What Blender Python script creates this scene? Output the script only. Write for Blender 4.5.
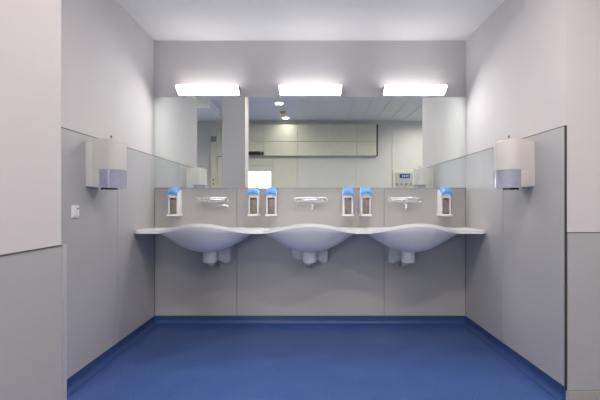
import bpy, bmesh, math
from mathutils import Vector, Matrix

# ------------------------------------------------------------------ clear
for o in list(bpy.data.objects):
    bpy.data.objects.remove(o, do_unlink=True)
scene = bpy.context.scene
C = scene.collection
PI = math.pi

# ------------------------------------------------------------------ camera
CAM_Z = 1.148
cam_data = bpy.data.cameras.new('camera')
cam = bpy.data.objects.new('camera', cam_data)
C.objects.link(cam)
cam.location = (0, 0, CAM_Z)
cam.rotation_euler = (PI / 2, 0, 0)
cam_data.sensor_width = 36.0
cam_data.lens = 25.2
cam_data.shift_x = -9.0 / 600
cam_data.shift_y = 3.5 / 600
cam_data.clip_start = 0.02
scene.camera = cam

# ------------------------------------------------------------------ world, exposure
world = bpy.data.worlds.new('world')
scene.world = world
world.use_nodes = True
world.node_tree.nodes['Background'].inputs[0].default_value = (0.75, 0.78, 0.85, 1)
world.node_tree.nodes['Background'].inputs[1].default_value = 0.3
vs = scene.view_settings
vs.view_transform = 'Standard'
vs.look = 'None'
vs.exposure = 1.3
vs.gamma = 1.0
vs.use_curve_mapping = False
LAMP = 11.6           # vanity diffuser emission
DOWN = 9.0          # downlight watts


# ------------------------------------------------------------------ materials
def new_mat(name):
    m = bpy.data.materials.new(name)
    m.use_nodes = True
    nt = m.node_tree
    return m, nt, nt.nodes['Principled BSDF']


def mat(name, col, rough=0.5, metal=0.0, noise=0.0, scale=30.0, bump=0.0, spec=0.5, stretch=None, trans=0.0, alpha=1.0):
    m, nt, b = new_mat(name)
    b.inputs['Base Color'].default_value = (*col, 1)
    b.inputs['Roughness'].default_value = rough
    b.inputs['Metallic'].default_value = metal
    b.inputs['Specular IOR Level'].default_value = spec
    b.inputs['Transmission Weight'].default_value = trans
    b.inputs['Alpha'].default_value = alpha
    if noise or bump:
        tc = nt.nodes.new('ShaderNodeTexCoord')
        mp = nt.nodes.new('ShaderNodeMapping')
        nt.links.new(tc.outputs['Object'], mp.inputs[0])
        if stretch:
            mp.inputs['Scale'].default_value = stretch
        tx = nt.nodes.new('ShaderNodeTexNoise')
        tx.inputs['Scale'].default_value = scale
        tx.inputs['Detail'].default_value = 4
        nt.links.new(mp.outputs[0], tx.inputs['Vector'])
        if noise:
            r = nt.nodes.new('ShaderNodeValToRGB')
            r.color_ramp.elements[0].position = 0.3
            r.color_ramp.elements[1].position = 0.7
            r.color_ramp.elements[0].color = (*[c * (1 - noise) for c in col], 1)
            r.color_ramp.elements[1].color = (*[min(1, c * (1 + noise)) for c in col], 1)
            nt.links.new(tx.outputs['Fac'], r.inputs[0])
            nt.links.new(r.outputs[0], b.inputs['Base Color'])
        if bump:
            bp = nt.nodes.new('ShaderNodeBump')
            bp.inputs['Strength'].default_value = bump
            bp.inputs['Distance'].default_value = 0.002
            nt.links.new(tx.outputs['Fac'], bp.inputs['Height'])
            nt.links.new(bp.outputs[0], b.inputs['Normal'])
    return m


def emit(name, col, strength):
    m, nt, b = new_mat(name)
    b.inputs['Base Color'].default_value = (*col, 1)
    b.inputs['Emission Color'].default_value = (*col, 1)
    b.inputs['Emission Strength'].default_value = strength
    return m


M = {}
M['paint'] = mat('wall_paint', (0.66, 0.63, 0.63), 0.75, noise=0.01, scale=3, bump=0.08)
M['ceil'] = mat('ceiling_paint', (0.86, 0.85, 0.85), 0.8, noise=0.01, scale=4)
M['panel'] = mat('grey_laminate', (0.475, 0.47, 0.475), 0.42, noise=0.03, scale=40, stretch=(0.3, 0.3, 12))
M['panel_warm'] = mat('warm_grey_laminate', (0.45, 0.44, 0.435), 0.45, noise=0.03, scale=40, stretch=(0.3, 0.3, 12))
M['joint'] = mat('joint_dark', (0.10, 0.095, 0.09), 0.6, noise=0.05)
M['alu'] = mat('brushed_aluminium', (0.58, 0.58, 0.59), 0.35, 0.5, noise=0.05, scale=60, stretch=(8, 8, 0.3))
M['bronze'] = mat('dark_edge_profile', (0.055, 0.045, 0.04), 0.5, 0.2, noise=0.05)
M['skirt_grey'] = mat('grey_skirting', (0.42, 0.39, 0.36), 0.5, noise=0.03)
M['solid'] = mat('white_solid_surface', (0.89, 0.88, 0.875), 0.28, noise=0.008, scale=60)
M['plastic'] = mat('warm_white_plastic', (0.68, 0.645, 0.615), 0.42, noise=0.01, scale=20)
M['white'] = mat('white_plastic', (0.86, 0.85, 0.84), 0.4, noise=0.01, scale=20)
M['smoke'] = mat('smoky_blue_window', (0.58, 0.59, 0.72), 0.12, noise=0.06, scale=25, alpha=0.5)
M['cover_grey'] = mat('siphon_cover_grey', (0.60, 0.60, 0.61), 0.4, noise=0.01)
M['paper'] = mat('paper_roll', (0.55, 0.53, 0.52), 0.8, noise=0.02)
M['black'] = mat('black_plastic', (0.02, 0.02, 0.022), 0.4, noise=0.1)
M['chrome'] = mat('chrome', (0.74, 0.75, 0.77), 0.12, 1.0, noise=0.01)
M['pipe'] = mat('dull_chrome', (0.62, 0.60, 0.57), 0.3, 0.7, noise=0.05)
M['blue'] = mat('blue_lever', (0.13, 0.38, 0.82), 0.35, noise=0.04, scale=20)
M['bottle'] = mat('bottle_content', (0.27, 0.235, 0.20), 0.25, noise=0.15, scale=25)
M['cream'] = mat('cream_panel', (0.68, 0.67, 0.55), 0.4, noise=0.02, scale=8)
M['rear'] = mat('rear_wall_paint', (0.68, 0.68, 0.65), 0.6, noise=0.01, scale=5)
M['amber'] = mat('amber_plastic', (0.85, 0.42, 0.04), 0.35, noise=0.05)
M['signgrey'] = mat('grey_sign', (0.28, 0.30, 0.34), 0.5, noise=0.03)
M['tile'] = mat('ceiling_tile', (0.86, 0.83, 0.77), 0.6, noise=0.015, scale=60)
M['steel'] = mat('control_plate', (0.50, 0.50, 0.46), 0.4, 0.2, noise=0.02)
M['screen'] = emit('blue_display', (0.01, 0.02, 0.12), 0.25)
M['digits'] = emit('display_digits', (0.25, 0.4, 0.8), 0.35)
M['lamp'] = emit('vanity_diffuser', (1.0, 0.985, 0.975), LAMP)
M['lamptop'] = emit('vanity_top_cover', (1.0, 0.985, 0.975), LAMP * 0.14)
M['lampcap'] = mat('lamp_end_cap', (0.55, 0.54, 0.57), 0.4, noise=0.01)
M['disc'] = emit('downlight_glow', (1.0, 0.98, 0.95), 9.0)
M['bright'] = emit('corridor_daylight', (0.95, 0.98, 1.0), 5.0)

# mirror
m, nt, b = new_mat('mirror_silver')
b.inputs['Base Color'].default_value = (0.86, 0.915, 0.895, 1)
b.inputs['Metallic'].default_value = 1.0
b.inputs['Roughness'].default_value = 0.0
M['mirror'] = m
M['mirror_edge'] = mat('mirror_edge', (0.30, 0.36, 0.34), 0.2, noise=0.02)

# speckled blue vinyl floor
m, nt, b = new_mat('blue_vinyl')
tc = nt.nodes.new('ShaderNodeTexCoord')
n1 = nt.nodes.new('ShaderNodeTexNoise'); n1.inputs['Scale'].default_value = 95; n1.inputs['Detail'].default_value = 3
n2 = nt.nodes.new('ShaderNodeTexNoise'); n2.inputs['Scale'].default_value = 4; n2.inputs['Detail'].default_value = 3
mx = nt.nodes.new('ShaderNodeMix'); mx.data_type = 'FLOAT'
nt.links.new(tc.outputs['Object'], n1.inputs['Vector']); nt.links.new(tc.outputs['Object'], n2.inputs['Vector'])
mx.inputs[0].default_value = 0.25
nt.links.new(n1.outputs['Fac'], mx.inputs[2]); nt.links.new(n2.outputs['Fac'], mx.inputs[3])
rp = nt.nodes.new('ShaderNodeValToRGB')
rp.color_ramp.elements[0].position = 0.38; rp.color_ramp.elements[0].color = (0.028, 0.072, 0.235, 1)
rp.color_ramp.elements[1].position = 0.62; rp.color_ramp.elements[1].color = (0.068, 0.130, 0.345, 1)
nt.links.new(mx.outputs[0], rp.inputs[0]); nt.links.new(rp.outputs[0], b.inputs['Base Color'])
b.inputs['Roughness'].default_value = 0.36
b.inputs['Specular IOR Level'].default_value = 0.3
bp = nt.nodes.new('ShaderNodeBump'); bp.inputs['Strength'].default_value = 0.12; bp.inputs['Distance'].default_value = 0.001
nt.links.new(n1.outputs['Fac'], bp.inputs['Height']); nt.links.new(bp.outputs[0], b.inputs['Normal'])
M['floor'] = m
M['cove'] = mat('blue_vinyl_skirting', (0.028, 0.07, 0.22), 0.4, noise=0.08, scale=120)


# ------------------------------------------------------------------ mesh helpers
def link(name, me, m, parent=None, smooth=False):
    o = bpy.data.objects.new(name, me)
    C.objects.link(o)
    if m:
        me.materials.append(M[m])
    if parent:
        o.parent = parent
    if smooth:
        for p in me.polygons:
            p.use_smooth = True
    return o


def obj(name, bm, m, parent=None, smooth=False, angle=None):
    bmesh.ops.recalc_face_normals(bm, faces=bm.faces[:])
    me = bpy.data.meshes.new(name)
    if angle is not None:
        for f in bm.faces:
            f.smooth = True
        for e in bm.edges:
            if len(e.link_faces) == 2 and e.calc_face_angle(0) > angle:
                e.smooth = False
    bm.to_mesh(me)
    bm.free()
    return link(name, me, m, parent, smooth)


def add_box(bm, x0, x1, y0, y1, z0, z1, bev=0.0, seg=1):
    r = bmesh.ops.create_cube(bm, size=1.0)
    vs_ = r['verts']
    for v in vs_:
        v.co = Vector(((x0 + x1) / 2 + v.co.x * (x1 - x0), (y0 + y1) / 2 + v.co.y * (y1 - y0), (z0 + z1) / 2 + v.co.z * (z1 - z0)))
    if bev:
        es = list({e for v in vs_ for e in v.link_edges})
        bmesh.ops.bevel(bm, geom=es, offset=bev, segments=seg, affect='EDGES', profile=0.5)
    return bm


def box(name, x0, x1, y0, y1, z0, z1, m, parent=None, bev=0.0, seg=1):
    bm = bmesh.new()
    add_box(bm, x0, x1, y0, y1, z0, z1, bev, seg)
    return obj(name, bm, m, parent, angle=0.6 if bev else None)


def add_prism(bm, pts, axis, a, b, bev=0.0, seg=2):
    """pts: 2D outline; extruded along axis ('x','y','z') from a to b."""
    def mk(p, t):
        if axis == 'x': return (t, p[0], p[1])
        if axis == 'y': return (p[0], t, p[1])
        return (p[0], p[1], t)
    v0 = [bm.verts.new(mk(p, a)) for p in pts]
    v1 = [bm.verts.new(mk(p, b)) for p in pts]
    n = len(pts)
    f0 = bm.faces.new(v0)
    f1 = bm.faces.new(list(reversed(v1)))
    for i in range(n):
        bm.faces.new((v0[i], v1[i], v1[(i + 1) % n], v0[(i + 1) % n]))
    if bev:
        es = list(set(f0.edges) | set(f1.edges))
        bmesh.ops.bevel(bm, geom=es, offset=bev, segments=seg, affect='EDGES', profile=0.5)
    return bm


def prism(name, pts, axis, a, b, m, parent=None, bev=0.0, angle=0.6):
    bm = bmesh.new()
    add_prism(bm, pts, axis, a, b, bev)
    return obj(name, bm, m, parent, angle=angle)


def add_tube(bm, pts, r, n=12, closed=False):
    pts = [Vector(p) for p in pts]
    rings = []
    N = len(pts)
    prev = None
    for i, p in enumerate(pts):
        if closed:
            t = (pts[(i + 1) % N] - pts[i - 1]).normalized()
        else:
            t = (pts[min(i + 1, N - 1)] - pts[max(i - 1, 0)]).normalized()
        if prev is None:
            a = Vector((0, 0, 1)) if abs(t.z) < 0.9 else Vector((1, 0, 0))
            u = t.cross(a).normalized()
        else:
            u = (prev - t * prev.dot(t)).normalized()
        prev = u
        w = t.cross(u).normalized()
        rr = r[i] if isinstance(r, (list, tuple)) else r
        rings.append([bm.verts.new(p + (u * math.cos(2 * PI * k / n) + w * math.sin(2 * PI * k / n)) * rr) for k in range(n)])
    for i in range(N if closed else N - 1):
        A, B = rings[i], rings[(i + 1) % N]
        for k in range(n):
            bm.faces.new((A[k], A[(k + 1) % n], B[(k + 1) % n], B[k]))
    if not closed:
        bm.faces.new(rings[0]); bm.faces.new(rings[-1])
    return bm


def tube(name, pts, r, m, parent=None, n=12, closed=False):
    bm = bmesh.new()
    add_tube(bm, pts, r, n, closed)
    return obj(name, bm, m, parent, angle=0.7)


def lathe(name, prof, m, parent=None, n=28, loc=(0, 0, 0)):
    """prof: list of (radius, z)."""
    bm = bmesh.new()
    rings = []
    for r, z in prof:
        if r < 1e-6:
            rings.append([bm.verts.new((loc[0], loc[1], loc[2] + z))])
        else:
            rings.append([bm.verts.new((loc[0] + r * math.cos(2 * PI * k / n), loc[1] + r * math.sin(2 * PI * k / n), loc[2] + z)) for k in range(n)])
    for A, B in zip(rings, rings[1:]):
        for k in range(n):
            k2 = (k + 1) % n
            if len(A) == 1:
                bm.faces.new((A[0], B[k], B[k2]))
            elif len(B) == 1:
                bm.faces.new((A[k], B[0], A[k2]))
            else:
                bm.faces.new((A[k], A[k2], B[k2], B[k]))
    return obj(name, bm, m, parent, angle=0.6)


def thing(name, label, cat, loc=(0, 0, 0), rotz=0, group=None):
    o = bpy.data.objects.new(name, None)
    o.empty_display_size = 0.05
    C.objects.link(o)
    o.location = loc
    o.rotation_euler = (0, 0, rotz)
    tag(o, label, cat, group)
    return o


def tag(o, label, cat, group=None, kind=None):
    o['label'] = label
    o['category'] = cat
    if group: o['group'] = group
    if kind: o['kind'] = kind
    return o


def struct(o, label, cat):
    o['kind'] = 'structure'
    o['label'] = label
    o['category'] = cat
    return o


def copy_tree(o, parent=None):
    c = o.copy()
    C.objects.link(c)
    c.parent = parent
    for ch in list(o.children):
        copy_tree(ch, c)
    return c


# ------------------------------------------------------------------ dimensions
XL, XR = -1.476, 1.495       # alcove side walls
YB = 4.0                     # alcove back wall
YF = 2.444                   # alcove front edge
ZC = 2.70                    # alcove ceiling
ZR = 3.0                     # room ceiling
YR = -1.47                   # rear wall (seen in the mirror)
RX0, RX1 = -3.1, 3.3
ZP = 1.598                   # side panel top
T = 0.008                    # panel thickness

# ------------------------------------------------------------------ structure
struct(box('floor', RX0 - .1, RX1 + .1, YR - .1, YB + .1, -0.1, 0.0, 'floor'), 'speckled blue vinyl floor', 'floor')
struct(box('ceiling', XL - .1, XR + .1, YF, YB + .1, ZC, ZR + .1, 'ceil'), 'plain white ceiling over the washbasin alcove', 'ceiling')
struct(box('wall_back', XL - .1, XR + .1, YB, YB + .1, 0, ZC, 'paint'), 'back wall behind the basins, white above grey panels', 'wall')
wall_back = bpy.data.objects['wall_back']
wall_left = struct(box('wall_left', XL - .1, XL, YF + .1, YB, 0, ZC, 'paint'), 'left alcove wall, white paint above grey panels', 'wall')
wall_right = struct(box('wall_right', XR, XR + .1, YF + .1, YB, 0, ZC, 'paint'), 'right alcove wall, white paint above grey panels', 'wall')
wall_front_right = struct(box('wall_front_right', XR, RX1 + .1, YF, YF + .1, 0, ZR, 'paint'), 'white wall facing the room right of the alcove', 'wall')
wall_front_left = struct(box('wall_front_left', RX0 - .1, XL, YF, YF + .1, 0, ZR, 'paint'), 'white wall facing the room left of the alcove', 'wall')
struct(box('wall_side_left', RX0 - .1, RX0, YR, YF, 0, ZR, 'rear'), 'far left wall of the room outside the alcove', 'wall')
struct(box('wall_side_right', RX1, RX1 + .1, YR, YF, 0, ZR, 'rear'), 'far right wall of the room outside the alcove', 'wall')

# alcove back panels, joints recessed
g = 0.002
sx = [XL + T, (237 - 309) / 105.0, (384 - 309) / 105.0, XR - T]
for a, b_ in zip(sx, sx[1:]):
    box('panel', a + g, b_ - g, YB - T, YB, 0.081, 1.294, 'panel_warm', wall_back, 0.0012)
box('joint_backing', XL, XR, YB - 0.002, YB, 0.05, 1.29, 'joint', wall_back)
# side panels: two each
ys = [YF + 0.004, YF + (YB - YF) / 2, YB - T]
for a, b_ in zip(ys, ys[1:]):
    box('panel', XL, XL + T, a + g, b_ - g, 0.081, ZP, 'panel', wall_left, 0.0012)
    box('panel', XR - T, XR, a + g, b_ - g, 0.081, ZP, 'panel', wall_right, 0.0012)
box('joint_backing', XL, XL + 0.002, YF + .01, YB, 0.05, ZP - .01, 'joint', wall_left)
box('joint_backing', XR - 0.002, XR, YF + .01, YB, 0.05, ZP - .01, 'joint', wall_right)
box('top_edge', XL, XL + T + .0015, YF, YB, ZP, ZP + .004, 'joint', wall_left)
box('top_edge', XR - T - .0015, XR, YF, YB, ZP, ZP + .004, 'joint', wall_right)
box('corner_profile', XR - .006, XR + .004, YF - .004, YF + .004, 0.06, ZP + .004, 'bronze', wall_right, 0.001)

# coved skirting in the alcove (structure)
def cove_profile(depth=0.045, h=0.081, t=0.007):
    pts = [(0, 0.0), (0, h), (t, h)]
    R = depth - t
    for i in range(9):
        a = i / 8 * PI / 2
        pts.append((t + R - R * math.cos(a), 0.002 + R - R * math.sin(a)))
    pts.append((depth, 0.0))
    return pts
cp = cove_profile()
bs = prism('baseboard_back', [(YB - p[0], p[1]) for p in cp], 'x', XL, XR, 'cove'); struct(bs, 'coved blue vinyl skirting along the back wall', 'baseboard')
bs = prism('baseboard_left', [(XL + p[0], p[1]) for p in cp], 'y', YF - .0, YB, 'cove'); struct(bs, 'coved blue vinyl skirting along the left alcove wall', 'baseboard')
bs = prism('baseboard_right', [(XR - p[0], p[1]) for p in cp], 'y', YF - .0, YB, 'cove'); struct(bs, 'coved blue vinyl skirting along the right alcove wall', 'baseboard')

# wall facing the room on the right: grey wainscot and skirting
box('panel', XR + .006, 2.55, YF - T, YF, 0.066, 0.977, 'panel_warm', wall_front_right, 0.0012)
box('panel', 2.554, RX1, YF - T, YF, 0.066, 0.977, 'panel_warm', wall_front_right, 0.0012)
box('top_edge', XR + .006, RX1, YF - T - .0015, YF, 0.977, 0.981, 'joint', wall_front_right)
bs = box('baseboard_front_right', XR + .006, RX1, YF - .012, YF, 0.0, 0.062, 'skirt_grey', None, 0.002)
struct(bs, 'pale grey skirting below the panels right of the alcove', 'baseboard')
box('panel', RX0, XL - .004, YF - T, YF, 0.0, 0.977, 'panel_warm', wall_front_left, 0.0012)

# column in the left foreground
CX1, CX0, CY1, CY0 = -0.963, -1.31, 1.636, 1.29
col = struct(box('column', CX0, CX1, CY0, CY1, 0, ZR, 'paint', None, 0.004), 'white column with grey wainscot at the left edge of the view', 'column')
box('panel', CX1, CX1 + .003, CY0, CY1 - .003, 0.06, 0.983, 'panel_warm', col, 0.001)
box('panel', CX0 + .003, CX1 - .003, CY1, CY1 + .007, 0.06, 0.983, 'panel_warm', col, 0.001)
box('top_edge', CX1, CX1 + .0045, CY0, CY1 + .002, 0.983, 0.988, 'joint', col)
prism('corner_guard', [(CX1 - .012, CY1), (CX1, CY1), (CX1 + .0035, CY1 - .003), (CX1 + .013, CY1 + .001), (CX1 + .016, CY1 + .006),
                       (CX1 + .013, CY1 + .012), (CX1 + .006, CY1 + .014), (CX1 - .012, CY1 + .009)], 'z', 0.0, 0.988, 'alu', col)

# room ceiling: plain part and metal strips
rc = struct(box('ceiling_room', RX0 - .1, RX1 + .1, YR - .1, YF, ZR, ZR + .1, 'ceil'), 'room ceiling outside the alcove with metal tile strips', 'ceiling')
k = 0
x = -0.15
while x < RX1 - .05:
    x1 = min(x + .32, RX1)
    for ya, yb in ((YR + .25, 0.5), (0.5, YF)):
        box('ceiling_strip', x + .004, x1 - .004, ya + .003, yb - .003, ZR - .012, ZR, 'tile', rc, 0.002)
    x += .32
box('bulkhead', RX0, -1.75, -0.3, 0.55, ZR - .16, ZR, 'ceil', rc, 0.004)

# ------------------------------------------------------------------ rear wall (seen in the mirror)
DX0, DX1, DZ = -1.75, -0.86, 1.87         # doorway
bm = bmesh.new()
add_box(bm, RX0 - .1, DX0, YR - .1, YR, 0, ZR)
add_box(bm, DX1, RX1 + .1, YR - .1, YR, 0, ZR)
add_box(bm, DX0, DX1, YR - .1, YR, DZ, ZR)
wall_rear = struct(obj('wall_rear', bm, 'rear'), 'cream panelled wall on the far side of the room, seen in the mirror', 'wall')
PY = YR + 0.015
for a, b_ in ((DX1 + .06, -0.26),):
    box('panel', a, b_, YR, PY, 0.05, 2.195, 'cream', wall_rear, 0.002)
box('panel', DX0 - .06, DX1 + .055, YR, PY, 2.0, 2.195, 'cream', wall_rear, 0.002)
for a, b_ in ((-0.255, 1.055), (1.06, 1.86), (1.865, RX1)):
    box('panel', a, b_, YR, YR + .015, 0.05, 2.9, 'rear', wall_rear, 0.002)
# door 1 : lit doorway
d1 = bpy.data.objects.new('door_1', None); C.objects.link(d1); d1.location = (0, 0, 0)
struct(d1, 'bright open doorway with cream frame seen in the mirror', 'door')
box('door_frame', DX0 - .055, DX0, YR - .1, PY + .012, 0, DZ + .055, 'cream', d1, 0.003)
box('door_frame', DX1, DX1 + .055, YR - .1, PY + .012, 0, DZ + .055, 'cream', d1, 0.003)
box('door_frame', DX0, DX1, YR - .1, PY + .012, DZ, DZ + .055, 'cream', d1, 0.003)
# corridor beyond the doorway
bm = bmesh.new()
add_box(bm, DX0 - .3, DX1 + .3, YR - 1.6, YR - 1.5, 0, 2.5)
add_box(bm, DX0 - .4, DX0 - .3, YR - 1.6, YR - .1, 0, 2.5)
add_box(bm, DX1 + .3, DX1 + .4, YR - 1.6, YR - .1, 0, 2.5)
add_box(bm, DX0 - .4, DX1 + .4, YR - 1.6, YR - .1, 2.5, 2.6)
struct(obj('wall_corridor', bm, 'ceil'), 'white corridor walls beyond the lit doorway', 'wall')
struct(box('floor_corridor', DX0 - .4, DX1 + .4, YR - 1.6, YR - .1, -.1, 0, 'floor'), 'blue floor of the corridor beyond the doorway', 'floor')
w1 = struct(box('window_1', DX0 - .2, DX1 + .2, YR - 1.5, YR - 1.48, .9, 2.35, 'bright', None, 0.003), 'bright daylit window at the end of the corridor', 'window')
box('window_frame', DX0 - .25, DX1 + .25, YR - 1.5, YR - 1.465, .85, .9, 'white', w1, 0.003)
# door 2 : cream frame left of the column
d2 = bpy.data.objects.new('door_2', None); C.objects.link(d2)
struct(d2, 'cream door beside the column, seen in the mirror', 'door')
box('door_frame', -2.20, -2.06, YR, YR + .07, 0, 2.9, 'cream', d2, 0.004)
box('door_frame', -2.06, DX0 - .06, YR, YR + .07, 2.2, 2.9, 'cream', d2, 0.004)
lf = box('door_leaf', -2.055, DX0 - .06, YR, YR + .04, 0, 2.19, 'cream', d2, 0.003)
lock = box('lock', -2.15, -2.12, YR + .07, YR + .078, 1.57, 1.60, 'black', d2, 0.002)
box('lock', -2.15, -2.12, YR + .07, YR + .078, 1.66, 1.69, 'joint', d2, 0.002)

# ------------------------------------------------------------------ mirror
MZ0, MZ1 = 1.296, 2.160
mir = thing('wall_mirror', 'wide frameless wall mirror spanning the alcove above the basins', 'mirror', ((XL + XR) / 2, YB, MZ0))
hw = (XR - XL) / 2 - .003
box('backing', -hw, hw, -.004, 0, .002, MZ1 - MZ0 - .002, 'joint', mir)
box('glass_pane', -hw, hw, -.010, -.004, 0, MZ1 - MZ0, 'mirror', mir, 0.0015)
box('lower_channel', -hw, hw, -.013, 0, -.006, .0, 'mirror_edge', mir, 0.001)

# ------------------------------------------------------------------ vanity lights
def vanity_light(cx, label):
    t = thing('vanity_light', label, 'lamp', (cx, YB, 2.166), 0, 'vanity lights above the mirror')
    w = .292
    box('back_plate', -w, w, -.02, 0, 0, .080, 'lampcap', t, 0.003)
    # diffuser cross-section (y,z), wedge with rounded front
    pts = [(-.02, .016), (-.052, .016), (-.064, .020), (-.118, .050), (-.130, .060), (-.132, .066), (-.128, .070), (-.02, .072)]
    df = prism('diffuser', pts, 'x', -w + .006, w - .006, 'lamp', t)
    box('top_cover', -w + .006, w - .006, -.126, -.02, .0705, .074, 'lamptop', t, 0.001)
    capp = [(-.02, .010), (-.054, .011), (-.068, .016), (-.121, .047), (-.134, .058), (-.136, .068), (-.130, .074), (-.02, .076)]
    prism('end_cap', capp, 'x', -w, -w + .006, 'lampcap', t)
    prism('end_cap', capp, 'x', w - .006, w, 'lampcap', t)
    box('bottom_trim', -w, w, -.055, 0, -.004, .0145, 'white', t, 0.003)
    return t
vanity_light(-0.940, 'glowing white strip light above the left washbasin')
vanity_light(0.012, 'glowing white strip light above the middle washbasin')
vanity_light(0.985, 'glowing white strip light above the right washbasin')

# ------------------------------------------------------------------ washbasin counter
BX = [-0.885, 0.006, 0.885]
HB = 0.39
ZT = 0.922
TH = 0.022
counter = thing('washbasin_counter', 'long white moulded washbasin counter with three wave-fronted basins', 'washbasin', (0, YB, ZT))

def bfun(u):
    return max(0.0, math.cos(PI / 2 * u)) ** 1.45 if abs(u) < 1 else 0.0
def cfun(u):
    return max(0.0, math.cos(PI / 2 * u)) ** 0.85 if abs(u) < 1 else 0.0
def sst(a, b, x):
    t = min(1, max(0, (x - a) / (b - a)))
    return t * t * (3 - 2 * t)
def front_depth(x):
    d = .50
    for cx in BX:
        d += .14 * bfun((x - cx) / HB)
    e = min(x - XL, XR - x)          # clipped outer corners
    if e < .07:
        d -= .045 * (1 - e / .07) ** 1.3
    return d
def surf(x, v):
    d = front_depth(x) * v
    z = 0.0
    for cx in BX:
        u = (x - cx) / HB
        if abs(u) < 1:
            if v < .60:
                gg = sst(.10, .60, v)
            else:
                gg = 1 - ((v - .60) / .40) ** 2.6
            z += -.172 * cfun(u) * gg + .066 * bfun(u) * sst(.62, 1.0, v)
    return Vector((x, -d, z))
def sheet(xs, vs_):
    """closed slab following surf(), thickness TH along the local normal"""
    bm = bmesh.new()
    nx, nv = len(xs), len(vs_)
    top = [[surf(x, v) for v in vs_] for x in xs]
    tv = [[bm.verts.new(p) for p in r] for r in top]
    bv = []
    for i, x in enumerate(xs):
        row = []
        for j, v in enumerate(vs_):
            e = 1e-3
            lo, hi = max(xs[0], x - e), min(xs[-1], x + e)
            du = surf(hi, v) - surf(lo, v)
            dv = surf(x, min(1, v + e)) - surf(x, max(0, v - e))
            n = du.cross(dv)
            if n.z > 0: n = -n
            n.normalize()
            th = TH
            if v > .94:                       # the lip ends in an upright rim
                f = min(1, (v - .94) / .055)
                n = (n * (1 - f) + Vector((0, -.12, -1.0)) * f).normalized()
                th = TH + .005 * f
            row.append(bm.verts.new(top[i][j] + n * th))
        bv.append(row)
    for i in range(nx - 1):
        for j in range(nv - 1):
            bm.faces.new((tv[i][j], tv[i + 1][j], tv[i + 1][j + 1], tv[i][j + 1]))
            bm.faces.new((bv[i][j], bv[i][j + 1], bv[i + 1][j + 1], bv[i + 1][j]))
    for i in range(nx - 1):
        bm.faces.new((tv[i][-1], tv[i + 1][-1], bv[i + 1][-1], bv[i][-1]))
        bm.faces.new((tv[i][0], bv[i][0], bv[i + 1][0], tv[i + 1][0]))
    for j in range(nv - 1):
        bm.faces.new((tv[0][j], tv[0][j + 1], bv[0][j + 1], bv[0][j]))
        bm.faces.new((tv[-1][j], bv[-1][j], bv[-1][j + 1], tv[-1][j + 1]))
    return bm
vflat = [0, .1, .5, .9, .97, 1]
edges = [XL + T + .001]
for cx in BX:
    edges += [cx - HB, cx + HB]
edges.append(XR - T - .001)
vb = [i / 36 for i in range(36)] + [.988, 1.0]
for i in range(0, 8, 2):
    a, b_ = edges[i], edges[i + 1]
    if i == 0:
        xs = [a + (b_ - a) * q for q in (0, .05, .1, .16, .22, .28, .34, .42, .5, .75, 1)]
    elif i == 6:
        xs = [b_ - (b_ - a) * q for q in (1, .75, .5, .42, .34, .28, .22, .16, .1, .05, 0)]
    else:
        xs = [a, (a + b_) / 2, b_]
    obj('worktop', sheet(xs, vflat), 'solid', counter, angle=0.6)
basins = []
for cx in BX:
    xs = [cx - HB + 2 * HB * i / 48 for i in range(49)]
    bo = obj('basin', sheet(xs, vb), 'solid', counter, angle=0.5)
    basins.append(bo)
    # drain ring inside the bowl and siphon cup below it
    dy = -.62 * .60
    lathe('drain_ring', [(0, .004), (.02, .004), (.031, .006), (.034, .003), (.034, -.004), (0, -.004)], 'chrome', bo, 24, (cx, dy, -.172))
    cy = -.25
    lathe('siphon_cup', [(.0, .045), (.058, .045), (.060, .03), (.060, -.045), (.057, -.052), (.05, -.055), (0, -.055)], 'solid', bo, 32, (cx, cy, -.246))
    tube('outlet_pipe', [(cx - .01, -.16, -.28), (cx - .01, -.16, -.335), (cx - .01, -.15, -.345), (cx - .01, -.12, -.348), (cx - .01, -.0085, -.348)], .026, 'pipe', bo)
    lathe('outlet_nut', [(0, .012), (.034, .012), (.037, .008), (.037, -.008), (.034, -.012), (0, -.012)], 'pipe', bo, 12, (cx - .01, -.16, -.325))
    # moulded cover behind the cup
    pts = [(-.175, -.115), (.175, -.115), (.175, -.30), (.172, -.322), (.155, -.332), (.12, -.332), (.105, -.315), (.07, -.305), (-.10, -.303), (-.14, -.296), (-.17, -.280), (-.175, -.26)]
    if abs(cx) > .3:                      # outer covers reach towards the middle basin only
        sg_ = -1 if cx > 0 else 1
        pts = [(sg_ * max(p[0], -.05), p[1]) for p in pts[:8]] + [(sg_ * -.05, -.303)]
        pts = [p for i_, p in enumerate(pts) if i_ == 0 or p != pts[i_ - 1]]
    bm = bmesh.new()
    add_prism(bm, [(cx + p[0], p[1] + .018) for p in pts], 'y', -.0085, -.19, 0.004)
    # taper the front
    for v in bm.verts:
        if v.co.y < -.1:
            v.co.x = cx + (v.co.x - cx) * .93
    obj('siphon_cover', bm, 'cover_grey', bo, angle=0.6)

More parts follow.
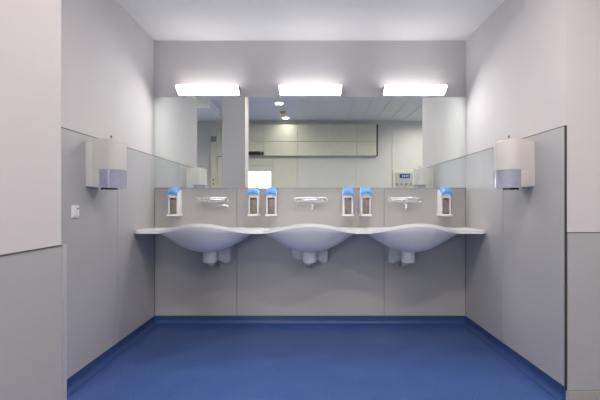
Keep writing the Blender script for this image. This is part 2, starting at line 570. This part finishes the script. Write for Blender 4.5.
# ------------------------------------------------------------------ soap dispensers
def make_soap(label):
    t = thing('soap_dispenser', label, 'soap dispenser', (0, YB - T, 1.033), 0, 'wall soap dispensers with blue levers')
    w = .045
    # housing: back plate + two cheeks with sloped tops
    box('back_plate', -w, w, -.010, 0, .012, .245, 'white', t, 0.003)
    side = [(-.009, .012), (-.122, .012), (-.122, .205), (-.105, .225), (-.06, .240), (-.009, .243)]
    prism('side_cheek', side, 'x', -w, -w + .007, 'white', t, 0.0015)
    prism('side_cheek', side, 'x', w - .007, w, 'white', t, 0.0015)
    # front frame around a window
    box('front_frame', -w + .007, w - .007, -.122, -.112, .168, .205, 'white', t, 0.002)
    box('front_frame', -w + .007, -w + .013, -.122, -.112, .020, .168, 'white', t, 0.001)
    box('front_frame', w - .013, w - .007, -.122, -.112, .020, .168, 'white', t, 0.001)
    # bottle inside
    bm = bmesh.new()
    add_box(bm, -.033, .033, -.108, -.02, .022, .155, 0.008, 2)
    bo = obj('bottle', bm, 'bottle', t, angle=0.6)
    lathe('pump_neck', [(0, .02), (.012, .02), (.012, 0), (0, 0)], 'white', bo, 12, (0, -.065, .153))
    # drip tray
    w = .051
    tr = [(-w, -.0), (w, -.0), (w, -.142), (w - .006, -.162), (w - .02, -.168), (-w + .02, -.168), (-w + .006, -.162), (-w, -.142)]
    prism('drip_tray', tr, 'z', 0, .018, 'white', t, 0.003)
    w = .045
    # blue arm lever: curved plate arching forward and down
    prof = [(-.012, .262), (-.05, .268), (-.09, .264), (-.125, .250), (-.150, .228), (-.162, .205), (-.160, .196)]
    n = len(prof)
    bm = bmesh.new()
    rows = []
    for i, (y, z) in enumerate(prof):
        f = i / (n - 1)
        row = []
        for q in range(9):
            s = q / 8 * 2 - 1
            ww = w * (1.0 + .10 * f)
            droop = .018 * f * (1 - s * s)              # front edge bows up in the middle
            row.append((s * ww, y, z + droop - .010 * abs(s) ** 3))
        rows.append(row)
    tv = [[bm.verts.new(p) for p in r] for r in rows]
    bv = [[bm.verts.new((p[0] * .97, p[1] + .004 * (i / n), p[2] - .006)) for p in r] for i, r in enumerate(rows)]
    for i in range(n - 1):
        for q in range(8):
            bm.faces.new((tv[i][q], tv[i][q + 1], tv[i + 1][q + 1], tv[i + 1][q]))
            bm.faces.new((bv[i][q], bv[i + 1][q], bv[i + 1][q + 1], bv[i][q + 1]))
    for i in range(n - 1):
        for q in (0, 8):
            bm.faces.new((tv[i][q], tv[i + 1][q], bv[i + 1][q], bv[i][q]))
    for q in range(8):
        for i in (0, n - 1):
            bm.faces.new((tv[i][q], tv[i][q + 1], bv[i][q + 1], bv[i][q]))
    obj('lever', bm, 'blue', t, angle=0.9)
    box('lever_mount', -w + .008, w - .008, -.05, -.004, .235, .258, 'white', t, 0.003)
    return t
soap_spots = [(-1.252, 'white soap dispenser with blue lever nearest the left wall'),
              (-0.512, 'white soap dispenser with blue lever, left one of the pair between left and middle taps'),
              (-0.349, 'white soap dispenser with blue lever, right one of the pair between left and middle taps'),
              (0.360, 'white soap dispenser with blue lever, left one of the pair between middle and right taps'),
              (0.524, 'white soap dispenser with blue lever, right one of the pair between middle and right taps'),
              (1.262, 'white soap dispenser with blue lever nearest the right wall')]
soap0 = make_soap(soap_spots[0][1])
for i, (x, lab) in enumerate(soap_spots):
    o = soap0 if i == 0 else copy_tree(soap0)
    o.location.x = x
    o['label'] = lab

# ------------------------------------------------------------------ taps
def make_tap(x, label, spout):
    t = thing('wall_tap', label, 'tap', (x, YB - T, 1.172), 0, 'wall-mounted chrome taps')
    for s in (-1, 1):
        bm = bmesh.new()
        add_tube(bm, [(s * .075, 0, .01), (s * .075, -.008, .01), (s * .075, -.012, .01)], [.022, .022, .016], 20)
        e = obj('escutcheon', bm, 'chrome', t, angle=0.6)
        tube('union', [(s * .075, -.010, .01), (s * .075, -.065, .01)], .010, 'chrome', t)
    tube('mixer_body', [(-.125, -.068, .010), (-.120, -.068, .010), (.120, -.068, .010), (.125, -.068, .010)], [.007, .010, .010, .007], 'chrome', t, 16)
    # long loop handle in front of the body
    loop = []
    L, H, yy = .135, .016, -.105
    for i in range(13):
        a = PI / 2 + PI * i / 12
        loop.append((-L + .016 * math.cos(a), yy, .012 + H * math.sin(a)))
    for i in range(13):
        a = -PI / 2 + PI * i / 12
        loop.append((L + .016 * math.cos(a), yy, .012 + H * math.sin(a)))
    lp = tube('loop_handle', loop, .0075, 'chrome', t, 10, closed=True)
    tube('handle_stem', [(0, -.080, .008), (0, -.105, -.003)], .006, 'chrome', lp)
    if spout == 'side':
        tube('spout', [(.05, -.068, -.018), (.05, -.068, -.030), (.058, -.070, -.040), (.075, -.072, -.043), (.13, -.085, -.045), (.142, -.088, -.050), (.145, -.089, -.062)], .010, 'chrome', t)
    else:
        dx = .012 if spout == 'hook' else -.01
        tube('spout', [(0, -.068, -.018), (0, -.075, -.030), (0, -.10, -.034), (dx * .3, -.16, -.036), (dx * .8, -.185, -.040), (dx, -.195, -.052), (dx, -.196, -.066)], .009, 'chrome', t)
        lathe('aerator', [(0, .01), (.011, .01), (.011, -.008), (.009, -.010), (0, -.010)], 'chrome', t, 14, (dx, -.196, -.066))
    return t
make_tap(-0.900, 'chrome wall tap above the left basin with spout turned sideways', 'side')
make_tap(0.018, 'chrome wall tap above the middle basin', 'hook')
make_tap(0.890, 'chrome wall tap above the right basin', 'straight')

# ------------------------------------------------------------------ paper towel dispensers
def make_towel(sgn, x, y, label):
    """local: +x sticks out of the left wall; mirrored by sgn for the right wall; y runs along the wall"""
    t = thing('paper_towel_dispenser', label, 'towel dispenser', (x, y, 1.256), 0, 'paper towel dispensers on the side walls')
    Wd, D, H = .100, .214, .315
    def plan(w, d, r, x0=0.0, n=6):
        pts = [(x0, -w), (d - r, -w)]
        for i in range(1, n):
            a = -PI / 2 + PI / 2 * i / n
            pts.append((d - r + r * math.cos(a), -w + r + r * math.sin(a)))
        pts.append((d, -w + r)); pts.append((d, w - r))
        for i in range(1, n):
            a = PI / 2 * i / n
            pts.append((d - r + r * math.cos(a), w - r + r * math.sin(a)))
        pts += [(d - r, w), (x0, w)]
        return [(sgn * p[0], p[1]) for p in pts]
    prism('wall_bracket', plan(Wd - .004, .042, .006), 'z', 0.004, H - .012, 'plastic', t, 0.004)
    # cover, upper part full; lower part leaves the window free
    zc = .118
    bm = bmesh.new()
    add_prism(bm, plan(Wd - .004, D, .075, .04), 'z', zc, H)
    # arched top
    for v in bm.verts:
        if v.co.z > H - .001:
            f = abs(v.co.x) / D
            v.co.z += .014 * math.sin(PI * min(1, f)) - .004
    tf = [f for f in bm.faces if all(v.co.z > zc + .05 for v in f.verts)]
    es = list({e for f in tf for e in f.edges})
    bmesh.ops.bevel(bm, geom=es, offset=.010, segments=3, affect='EDGES', profile=0.5)
    cv = obj('cover', bm, 'plastic', t, angle=0.5)
    lower = [(sgn * .04, -Wd + .004), (sgn * .09, -Wd + .004), (sgn * .09, Wd - .004), (sgn * .04, Wd - .004)]
    prism('cover_base', lower, 'z', 0.0, zc, 'plastic', t, 0.004)
    # translucent window wraps the front corner
    wpts = plan(Wd - .004, D, .075, .09)
    ipts = plan(Wd - .008, D - .004, .072, .091)
    bm = bmesh.new()
    z0, z1 = -.004, zc
    o0 = [bm.verts.new((*p, z0)) for p in wpts]; o1 = [bm.verts.new((*p, z1)) for p in wpts]
    i0 = [bm.verts.new((*p, z0 + .004)) for p in ipts]; i1 = [bm.verts.new((*p, z1)) for p in ipts]
    for i in range(len(wpts) - 1):
        bm.faces.new((o0[i], o0[i + 1], o1[i + 1], o1[i]))
        bm.faces.new((i0[i], i1[i], i1[i + 1], i0[i + 1]))
        bm.faces.new((o1[i], o1[i + 1], i1[i + 1], i1[i]))
    bm.faces.new(o0)
    bm.faces.new(i0)
    wn = obj('window', bm, 'smoke', t, angle=0.5)
    tube('paper_roll', [(sgn * .145, -.078, .085), (sgn * .145, .078, .085)], .040, 'paper', wn, 20)
    # outlet teeth under the cover
    ou = box('outlet', min(sgn * .095, sgn * .15), max(sgn * .095, sgn * .15), -.06, .04, -.014, -.002, 'black', t, 0.002)
    for q in range(3):
        xx = sgn * (.098 + q * .024)
        box('tooth', xx - .007, xx + .007, -.075, -.058, -.017, -.002, 'black', ou, 0.002)
    # key post on top
    tube('key_post', [(sgn * .135, -.02, H + .004), (sgn * .135, -.02, H + .026)], .0035, 'signgrey', t, 8)
    lathe('key_knob', [(0, .007), (.006, .006), (.0085, 0), (.006, -.006), (0, -.007)], 'signgrey', t, 12, (sgn * .135, -.02, H + .03))
    return t
make_towel(1, XL + T, 2.852, 'white paper towel dispenser on the left wall above the switch')
make_towel(-1, XR - T, 2.862, 'white paper towel dispenser on the right wall')

# ------------------------------------------------------------------ wall switch
sw = thing('wall_switch', 'small white double rocker switch on the left grey panel', 'switch', (XL + T, 2.628, 1.097))
box('plate', 0, .009, -.042, .042, -.04, .04, 'white', sw, 0.003)
for s in (-1, 1):
    r = box('rocker', .008, .013, s * .019 - .016, s * .019 + .016, -.030, .030, 'white', sw, 0.002)
    if s > 0:
        box('indicator', .0125, .0138, .008, .030, .016, .023, 'joint', r, 0.0004)

# ------------------------------------------------------------------ ceiling lights and sensor
def downlight(x, y, label, watts=DOWN):
    t = thing('downlight', label, 'lamp', (x, y, ZR), 0, 'round ceiling downlights')
    z = -.012 if x > -.15 else 0
    lathe('trim_ring', [(.068, 0), (.088, 0), (.088, -.006), (.080, -.010), (.068, -.006), (.068, 0)], 'white', t, 28, (0, 0, z))
    lathe('glow_disc', [(0, -.004), (.069, -.004), (.069, -.002), (0, -.002)], 'disc', t, 24, (0, 0, z))
    ld = bpy.data.lights.new('downlight_bulb', 'AREA')
    ld.shape = 'DISK'; ld.size = .13; ld.energy = watts; ld.spread = math.radians(165)
    ld.color = (1.0, .90, .82)
    lo = bpy.data.objects.new('bulb', ld); C.objects.link(lo)
    lo.parent = t; lo.location = (0, 0, z - .014)
    return t
downlight(-.42, 1.66, 'round downlight in front of the alcove, nearer the column', 3.5)
downlight(.72, 1.66, 'round downlight in front of the alcove, farther from the column', 10)
downlight(-.55, .24, 'round ceiling downlight in the mirror, above the amber sensor', 9)
downlight(-.50, -1.08, 'round ceiling downlight in the mirror, below the amber sensor', .8)
downlight(2.4, .24, 'added unseen fill downlight in the right part of the room, nearer the alcove', 12)  # out of view, added to brighten the right front wall and the room
downlight(2.5, -.75, 'added unseen fill downlight in the right part of the room, nearer the far wall', 4)  # unseen lamp, added to lift the far wall and frontal fill
downlight(-2.3, 1.2, 'added unseen fill downlight in the left part of the room', 9)  # hidden from view, added as fill for the left side

sd = thing('smoke_detector', 'round amber smoke detector on the ceiling between two downlights, seen in mirror', 'smoke detector', (-.525, -.48, ZR))
lathe('base', [(0, 0), (.062, 0), (.064, -.012), (.055, -.018), (0, -.018)], 'amber', sd, 24)
lathe('sensor_dome', [(.045, -.018), (.042, -.035), (.03, -.048), (0, -.052)], 'amber', sd, 24)

# ------------------------------------------------------------------ overhead cabinet on the rear wall
cab = thing('overhead_cabinet', 'long cream overhead cabinet high on the far wall, seen in the mirror', 'cabinet', (0, YR + .018, 2.207))
box('body', DX0 - .05, 1.50, 0, .10, 0.006, .690, 'cream', cab, 0.003)
box('end_panel', 1.50, 1.53, 0, .117, 0, .698, 'bronze', cab, 0.002)
cxs = [DX0 - .05, -1.02, -.255, 1.06, 1.50]
for a, b_ in zip(cxs, cxs[1:]):
    for z0, z1 in ((0.003, .310), (.320, .695)):
        box('door', a + .004, b_ - .004, .10, .118, z0, z1, 'cream', cab, 0.002)

dev = thing('door_operator', 'small black box device above the bright doorway, seen in mirror', 'device', (-1.2, YR + .133, 2.225))
prism('housing', [(0, 0), (.045, 0), (.06, .02), (.06, .06), (.045, .075), (0, .075)], 'x', -.14, .13, 'black', dev, 0.003)
lathe('sensor', [(0, .04), (.02, .04), (.026, .03), (.026, -.02), (.02, -.03), (0, -.03)], 'black', dev, 16, (.175, .027, .03))
box('bracket', .13, .155, .004, .03, .02, .045, 'black', dev, 0.002)

# control panel
cpn = thing('control_panel', 'cream wall control panel with blue display and four round buttons', 'control panel', (2.13, YR + .015, 1.42))
box('plate', -.25, .25, 0, .02, 0, .47, 'cream', cpn, 0.004)
box('faceplate', -.19, .19, .02, .026, .06, .42, 'steel', cpn, 0.003)
scr = box('display', -.10, .13, .026, .031, .30, .39, 'screen', cpn, 0.002)
for q in range(4):
    xx = -.045 + q * .04
    box('digit', xx, xx + .024, .031, .0318, .33, .36, 'digits', scr, 0.0)
for q in range(4):
    bm = bmesh.new()
    xx = -.16 + q * .105
    add_tube(bm, [(xx, .026, .17), (xx, .036, .17), (xx, .039, .17)], [.030, .030, .025], 18)
    obj('button', bm, 'signgrey', cpn, angle=0.6)

# grey box sign above door 2
sg = thing('wall_sign', 'small plain grey square sign above the cream door frame, seen in mirror', 'sign', (-2.13, YR + .07, 2.53))
box('plate', -.06, .06, 0, .012, 0, .12, 'signgrey', sg, 0.003)
box('insert', -.048, .048, .012, .015, .012, .108, 'signgrey', sg, 0.001)
